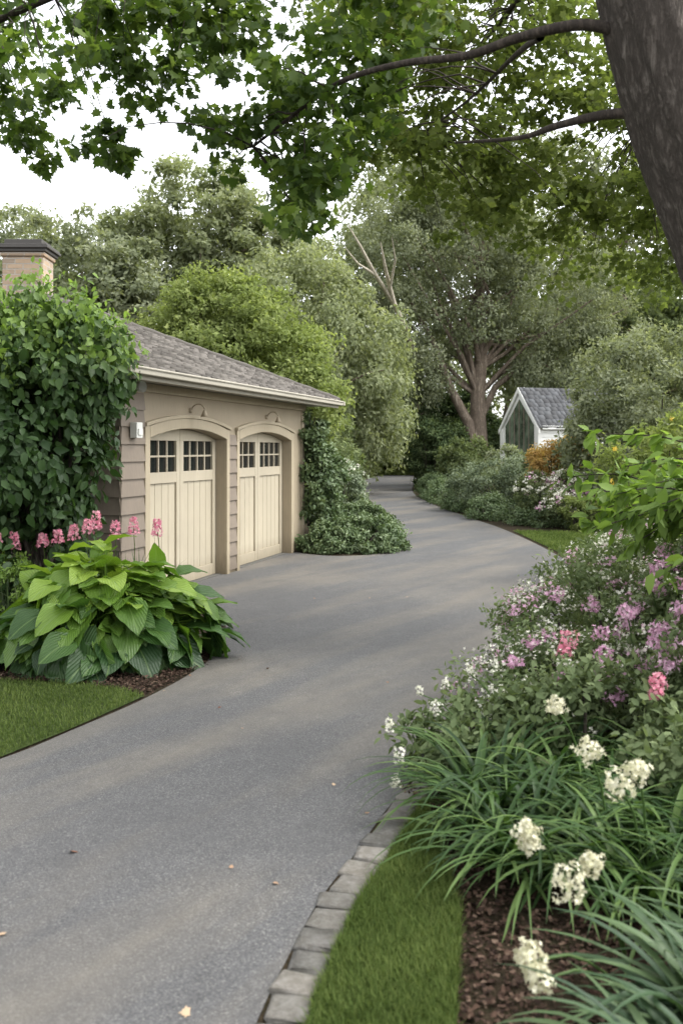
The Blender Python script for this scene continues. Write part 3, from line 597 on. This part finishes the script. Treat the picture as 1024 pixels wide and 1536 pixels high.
shrub('round_shrub',[(7.3,22,2.9,1.75,1.6,1.75),(6.4,22.2,1.9,1.05,1.2,1.1),(8.3,22,2.0,1.2,1.2,1.4),(7.2,21.6,1.2,1.6,1.2,1.1)],430,105,.11,M['gray'],.34)
shrub('round_shrub',[(6.6,17.5,.6,1.0,1.0,.8),(7.5,17.5,.9,1.2,1.0,1.0),(6.2,14.5,.4,.8,1.0,.6),(7.0,13.5,.8,1,1,.9)],280,80,.09,M['mid'],.24)
shrub('orange_shrub',[(5.35,23.8,1.45,.55,.5,.5),(6.1,24,1.5,.65,.5,.5),(5.7,23.9,1.7,.4,.4,.35)],130,70,.09,M['orange'],.2,zmin=.1)
shrub('flowering_shrub',[(4.6,22.2,.7,.5,.5,.5),(5.3,21.8,.75,.55,.5,.5),(5.0,21.2,.45,.5,.4,.4)],170,65,.06,M['mid'],.14,T4,[(M['white'],130,12,.06,.1),(M['lilac'],45,12,.065,.09)])
shrub('low_shrub',[(5.15,20.6,.35,.35,.35,.4),(5.7,20.6,.4,.35,.35,.4)],90,70,.06,M['bright'],.12)
shrub('lavender_mound',[(4.25,25.2,.75,.9,.8,.8),(3.8,27,.6,.8,.9,.7),(5.0,25.5,.9,.7,.7,.75)],330,90,.07,M['blue'],.2)
shrub('low_hedge',[(3.75,24.0,.2,.5,1.0,.4),(4.3,22.4,.2,.6,.7,.4),(5.0,21.3,.15,.7,.5,.35),(3.4,27.5,.2,.4,1.4,.45),(3.3,30.5,.25,.5,1.5,.5),(3.4,34,.3,.6,2,.6)],480,80,.06,M['ivy'],.16)
shrub('green_shrub',[(4.3,34,1.0,.75,.8,1.0),(5.0,35,1.2,.8,.8,.9)],150,80,.12,M['mid'],.24)
shrub('green_shrub',[(5.2,29.5,1.2,.7,.7,.6),(8.8,27,1.7,1.2,1.2,1.0),(6.2,28.2,1.2,.9,.7,.5)],200,80,.1,M['gray'],.24)
shrub('green_shrub',[(3.9,40,1.4,.8,.8,1.6),(4.6,41,1.6,.9,.8,1.5),(3.7,44,2.6,1.0,.9,1.8)],240,80,.14,M['dark'],.28)
shrub('mounded_shrub',[(3.2,64,1.0,2.0,1.6,1.5),(6,63,1.0,1.8,1.5,1.4),(8.2,61,.9,1.6,1.5,1.3),(1,63,.9,1.5,1.5,1.3)],300,80,.2,M['bright'],.4)
shrub('hedge',[(0,68,3,2.6,2,3),(3,68,3.4,2.6,2,3.1),(6,69,3.2,2.8,2,3.1),(9,69,3,2.8,2,2.9)],480,95,.24,M['dark'],.5)
shrub('hedge',[(-.7,24,1.2,1.1,2.0,1.3),(-.9,28,1.5,1.2,2.5,1.7),(-.8,34,1.5,1.2,3.5,1.8),(-1.0,42,1.8,1.4,4,2),(-1.0,50,1.6,1.5,4,1.8)],560,80,.14,M['mid'],.34)
shrub('hedge',[(5.6,46,1.5,1.6,3,1.5),(7,52,1.6,2,3,1.6),(9.5,44,2.2,2,2,1.4),(11.5,48,2.4,2.6,2,2)],380,80,.18,M['dark'],.4)
# ------------------------------------------------------------------ trees
tree('bright_green_tree',(-2.8,24.5,0),(-2.7,24.5,4.5),.2,[(-2.9,24.5,4.6,2.0,1.8,1.6),(-1.7,24.3,3.9,1.5,1.5,1.4),(-4.1,24.6,4.3,1.4,1.5,1.4),(-1.0,24,3.2,1.0,1.2,1.2),(-3.4,24.5,5.3,1.2,1.2,1.1)],360,125,.12,M['bright'],M['barkd'],.44,T=T4,flat=.6)
tree('willow_tree',(-.8,36,0),(-1,36,6),.3,[(-2,36,6.5,2.8,2.5,2.9),(.2,35,5,2.2,2.2,3),(-.6,36,3.2,2.6,2,2.5),(1.0,37,3.5,1.6,2,2.6)],460,120,.17,M['pale'],M['bark2'],.55,droop=1.2,flat=1.2)
tree('broadleaf_tree',(-7,45,.3),(-7,45,11),.4,[(-6.8,45,12.6,3.2,3,3.0),(-4.3,45,10.8,2.8,3,2.8),(-9.2,45,10.5,2.8,3,2.6),(-6.5,44,7,4,3,3),(-2.5,46,9.5,2.6,2.6,2.6)],520,110,.25,M['pale'],M['bark2'],.7,flat=.55)
tree('broadleaf_tree',(-12,42,.5),(-12,42,9),.4,[(-11.5,42,9.8,2.8,3,2.6),(-14,42,7.8,2.6,3,2.6),(-9.6,42,8,2.6,3,2.4),(-12,41,5,4,3,3)],400,100,.24,M['gray'],M['bark2'],.75,flat=.5)
tree('broadleaf_tree',(-20,58,.8),(-20,58,13),.45,[(-20,58,12.8,4,4,4),(-25,58,11,4,4,4),(-17,58,9,4,4,4),(-21,57,6,6,4,4)],360,90,.34,M['gray'],M['bark2'],1.1,flat=.5)
ex=[(np.array([(6.4,44,1),(5.9,43.7,3),(5.0,43.4,4.6),(4.3,43.2,6.5),(3.2,43,8.5)]),[.27,.24,.2,.14,.07]),
    (np.array([(6.5,44,3.2),(7.2,44,4.7),(8.4,44,5.6),(9.2,44,6.6)]),[.18,.15,.1,.06]),(np.array([(6.6,44,6.2),(7.6,44,8),(8.6,44,10.2)]),[.16,.12,.06])]
tree('eucalyptus_tree',(6.4,44,1.2),(6.6,44,11.5),.36,[(6.2,44,11.6,3.6,3,2.8),(2.6,43,10.6,2.4,2.6,2.6),(3.0,43.5,7.4,1.9,2,2.0),(9.8,44,9.4,3.2,3,2.8),(7.2,46,7.6,3.2,1.6,1.8),(11.8,45,6.8,2.6,2.6,2.6),(5.2,44,13.8,3.0,3,1.8),(3.7,43,5.4,1.3,1.5,1.6),(9.6,43.5,5.6,1.6,1.5,1.1),(6.6,42.5,7.6,1.8,1.2,1.0)],900,120,.15,M['gray'],M['bark2'],.62,nb=30,extra=ex,droop=.8,flat=.9,inner=.5)
tree('tall_tree',(-2.5,66,1.5),(2,61,15),.45,[(1.5,60,12,4,3.5,5),(4.5,60,16.5,4.5,3.5,5.5),(8,61,14,4,3.5,6),(0,60,8,3.5,3,4)],420,90,.32,M['pale'],M['bark2'],1.0,flat=.7,droop=.6)
tree('tall_tree',(15,62,1.3),(15,62,17),.5,[(13,62,17,5,4,6),(18,62,15,5,4,6.5),(23,62,14,5,4,6),(14,61,9,5,4,4),(20,61,8,5,4,4)],520,90,.34,M['gray'],M['bark2'],1.1,flat=.7,droop=.6)
tree('broadleaf_tree',(15,50,1.3),(15,50,10),.4,[(15,50,9.0,3.5,3,3.2),(19,50,7.5,3.5,3,3.3),(13,49,6,3,3,3),(17,49,5,4,3,3)],420,100,.24,M['mid'],M['bark2'],.75)
bl=[]
for x in np.arange(-6,60,5.0): bl.append((x,84+rng.uniform(-4,4),7+rng.uniform(-1,2.),4.2,3.5,rng.uniform(6.5,9)))
for x in np.arange(-60,-6,6.0): bl.append((x,80+rng.uniform(-4,4),6,4.6,3.5,rng.uniform(6,8)))
cl,out=sample(bl,1900,.6); V,F,A=leaves(cl,out,1.3,50,.48,T4,.6,.3,zmin=.3)
e=empty('distant_trees',(0,84,0)); mk('foliage',V,F,M['pale'],A,e)
V,F=cat([tube(path((b[0]+rng.normal(),b[1],0),(b[0]+rng.normal(),b[1],b[2]+b[5]*.6),7,.08),np.linspace(.35,.1,7),6) for b in bl]); mk('trunks',V,F,M['bark2'],parent=e)
# pale bare limbs
e=empty('bare_tree',(4.2,47.5,1.0))
V,F=cat([tube(np.array([(4.2,47.5,0),(4.0,47,3),(3.6,45,5.8),(2.6,39,6.9)]),[.2,.17,.12,.10],8)]); mk('trunk',V,F,M['bark2'],parent=e,smooth=True)
ps=[tube(np.array([(2.6,39,6.9),(2.1,38,7.7),(1.7,36.2,8.7),(1.45,35.0,9.5)]),[.11,.11,.07,.02],8),
 tube(np.array([(2.1,38,7.7),(1.3,36.2,8.5),(.7,34.8,9.3),(.2,34.2,10.0)]),[.1,.08,.05,.015],7),tube(np.array([(1.3,36.2,8.5),(.6,35,8.7),(.1,34.4,9.2)]),[.06,.04,.012],6),tube(np.array([(1.9,37,8.1),(2.05,35.8,9.0),(1.85,34.6,9.6)]),[.06,.04,.012],6)]
V,F=cat(ps); mk('limbs',V,F,M['pale_wood'],parent=e,smooth=True)

# ------------------------------------------------------------------ foreground maple
e=empty('maple_tree',(2.95,5.0,0)); ps=[]
tp=spline([(2.98,5,-.2),(2.80,5,.9),(2.46,5,2.0),(2.12,5,2.9),(1.85,5,3.6),(1.64,5,4.3),(1.47,5.05,5.1),(1.34,5.1,6.0),(1.25,5.2,7.2)],22)
V,F=tube(tp,np.interp(np.linspace(0,1,len(tp)),[0,.08,.5,1],[.44,.36,.31,.18]),110,.045); mk('trunk',V,F,M['bark'],parent=e,smooth=True)
def limb(P,r0,r1,seg=10,k=5): q=spline(P,k); ps.append(tube(q,np.linspace(r0,r1,len(q)),seg)); return q
limbs=[limb([(1.6,5,3.98),(1.31,5.05,4.08),(1.0,5.25,4.10),(.72,5.4,4.06),(.38,5.7,4.14),(.03,6,4.16),(-.24,6.5,4.18),(-.66,7,4.05)],.036,.010),
 limb([(1.9,5,3.55),(1.5,5.1,3.62),(1.25,5.4,3.66),(1.1,5.8,3.72),(.8,6.6,3.95)],.036,.008),
 limb([(1.45,5.05,5.2),(.9,5.6,5.5),(0,6.3,5.6),(-1,6.9,5.5),(-2.0,7.1,5.3),(-2.8,7.2,5.0)],.10,.02),
 limb([(1.45,5.1,5.3),(1.6,6.6,5.7),(1.6,8.2,5.8),(1.3,10,5.9)],.10,.005),
 limb([(1.4,5.1,5.6),(.6,6.8,6.0),(-.1,8.5,6.0)],.08,.005),
 limb([(1.7,5.1,4.3),(2.4,6.6,4.7),(2.8,8.4,4.9),(3.0,10,4.9)],.08,.005),
 limb([(1.1,5.2,4.08),(1.15,6.2,4.4),(1.0,7.6,4.6),(.6,8.6,4.6)],.024,.004)]
def sprays(L,per,size,T,cr):
    cl=[]
    for x,y,z,rx,rz,n in L:
        q=np.stack([rng.normal(x,rx*.5,n),rng.normal(y,.45,n),rng.normal(z,rz*.5,n)],-1); cl.append(q)
        allp=np.concatenate(limbs)
        for c in q[::2]:
            d=np.linalg.norm(allp-c,axis=1)+ (allp[:,2]<c[2])*.6; a=allp[d.argmin()]; ps.append(tube(path(a,c,6,.12,.12),np.linspace(.008,.002,6),4))
    cl=np.concatenate(cl); n=len(cl); ot=np.tile([0,0,.3],(n,1)); return leaves(cl,ot,cr,per,size,T,.55,.5,.5)
near=[(-2.35,7,4.45,.35,.4,15),(-2.6,7.2,5.1,.5,.3,14),(-1.75,7,5.05,.45,.35,19),(-1.75,7,4.2,.10,.5,10),(-1.2,6.9,4.85,.35,.4,18),(-1.25,7,5.2,.5,.3,12),(-.75,6.8,5.0,.3,.3,13),(-.45,6.9,4.25,.32,.4,22),(-.2,6.8,3.85,.25,.35,18),(.1,6.9,4.4,.32,.45,19),(.05,6.8,5.0,.4,.3,15),(-.3,6.7,3.5,.08,.18,5),(.4,6.8,4.9,.4,.35,13),(-.9,7,4.35,.25,.22,8),(-1.5,7,4.5,.2,.2,6)]
V,F,A=sprays(near,34,.074,TM,.21); mk('foliage',V,F,M['maple'],A,e)
far=[(.8,8.6,5.0,.7,.8,40),(1.6,8.8,5.2,.8,.8,48),(2.4,8.8,5.0,.8,.8,48),(3.1,8.8,4.6,.8,.8,40),(1.2,8.6,4.3,.6,.4,20),(2.2,9,4.1,.9,.45,38),(3.1,9,3.8,.7,.5,32),(.5,8.5,5.7,.9,.5,28),(1.8,9,6.2,1.4,.5,36),(.3,8.4,4.6,.3,.4,9),(.6,7.5,5.5,.5,.4,18)]
V,F,A=sprays(far,50,.06,TM,.26); mk('foliage_back',V,F,M['maple2'],A,e)
V,F=cat(ps); mk('branches',V,F,M['barkd'],parent=e,smooth=True)

# ------------------------------------------------------------------ sky, sun, camera
wd=bpy.data.worlds.new('World'); scene.world=wd; wd.use_nodes=True; nt=wd.node_tree
bg=nt.nodes['Background']; sk=nt.nodes.new('ShaderNodeTexSky'); sk.sky_type='NISHITA'; sk.sun_disc=False
SE,SA=R(56),R(95)
sk.sun_elevation=SE; sk.sun_rotation=SA; sk.dust_density=3; sk.air_density=1.0
hs=nt.nodes.new('ShaderNodeHueSaturation'); hs.inputs['Saturation'].default_value=.12; hs.inputs['Value'].default_value=3.9
nt.links.new(sk.outputs[0],hs.inputs['Color']); nt.links.new(hs.outputs[0],bg.inputs[0]); bg.inputs[1].default_value=.15
sl=bpy.data.lights.new('sun','SUN'); sl.energy=1.4; sl.angle=R(22); sl.color=(1,.95,.87); so_=bpy.data.objects.new('sun',sl); scene.collection.objects.link(so_)
d=Vector((math.sin(SA)*math.cos(SE),math.cos(SA)*math.cos(SE),math.sin(SE))); so_.rotation_euler=d.to_track_quat('Z','Y').to_euler(); so_.location=(0,0,30)
cam=bpy.data.cameras.new('camera'); co=bpy.data.objects.new('camera',cam); scene.collection.objects.link(co); scene.camera=co
co.location=(0,0,1.8); co.rotation_euler=(R(90),0,0); cam.lens=33; cam.sensor_width=36; cam.shift_y=-.062; cam.clip_end=3000
cam.dof.use_dof=True; cam.dof.focus_distance=10; cam.dof.aperture_fstop=2.8
scene.view_settings.view_transform='Standard'; scene.view_settings.look='None'; scene.view_settings.exposure=0
print('tris',sum(len(o.data.polygons) for o in scene.objects if o.type=='MESH'))
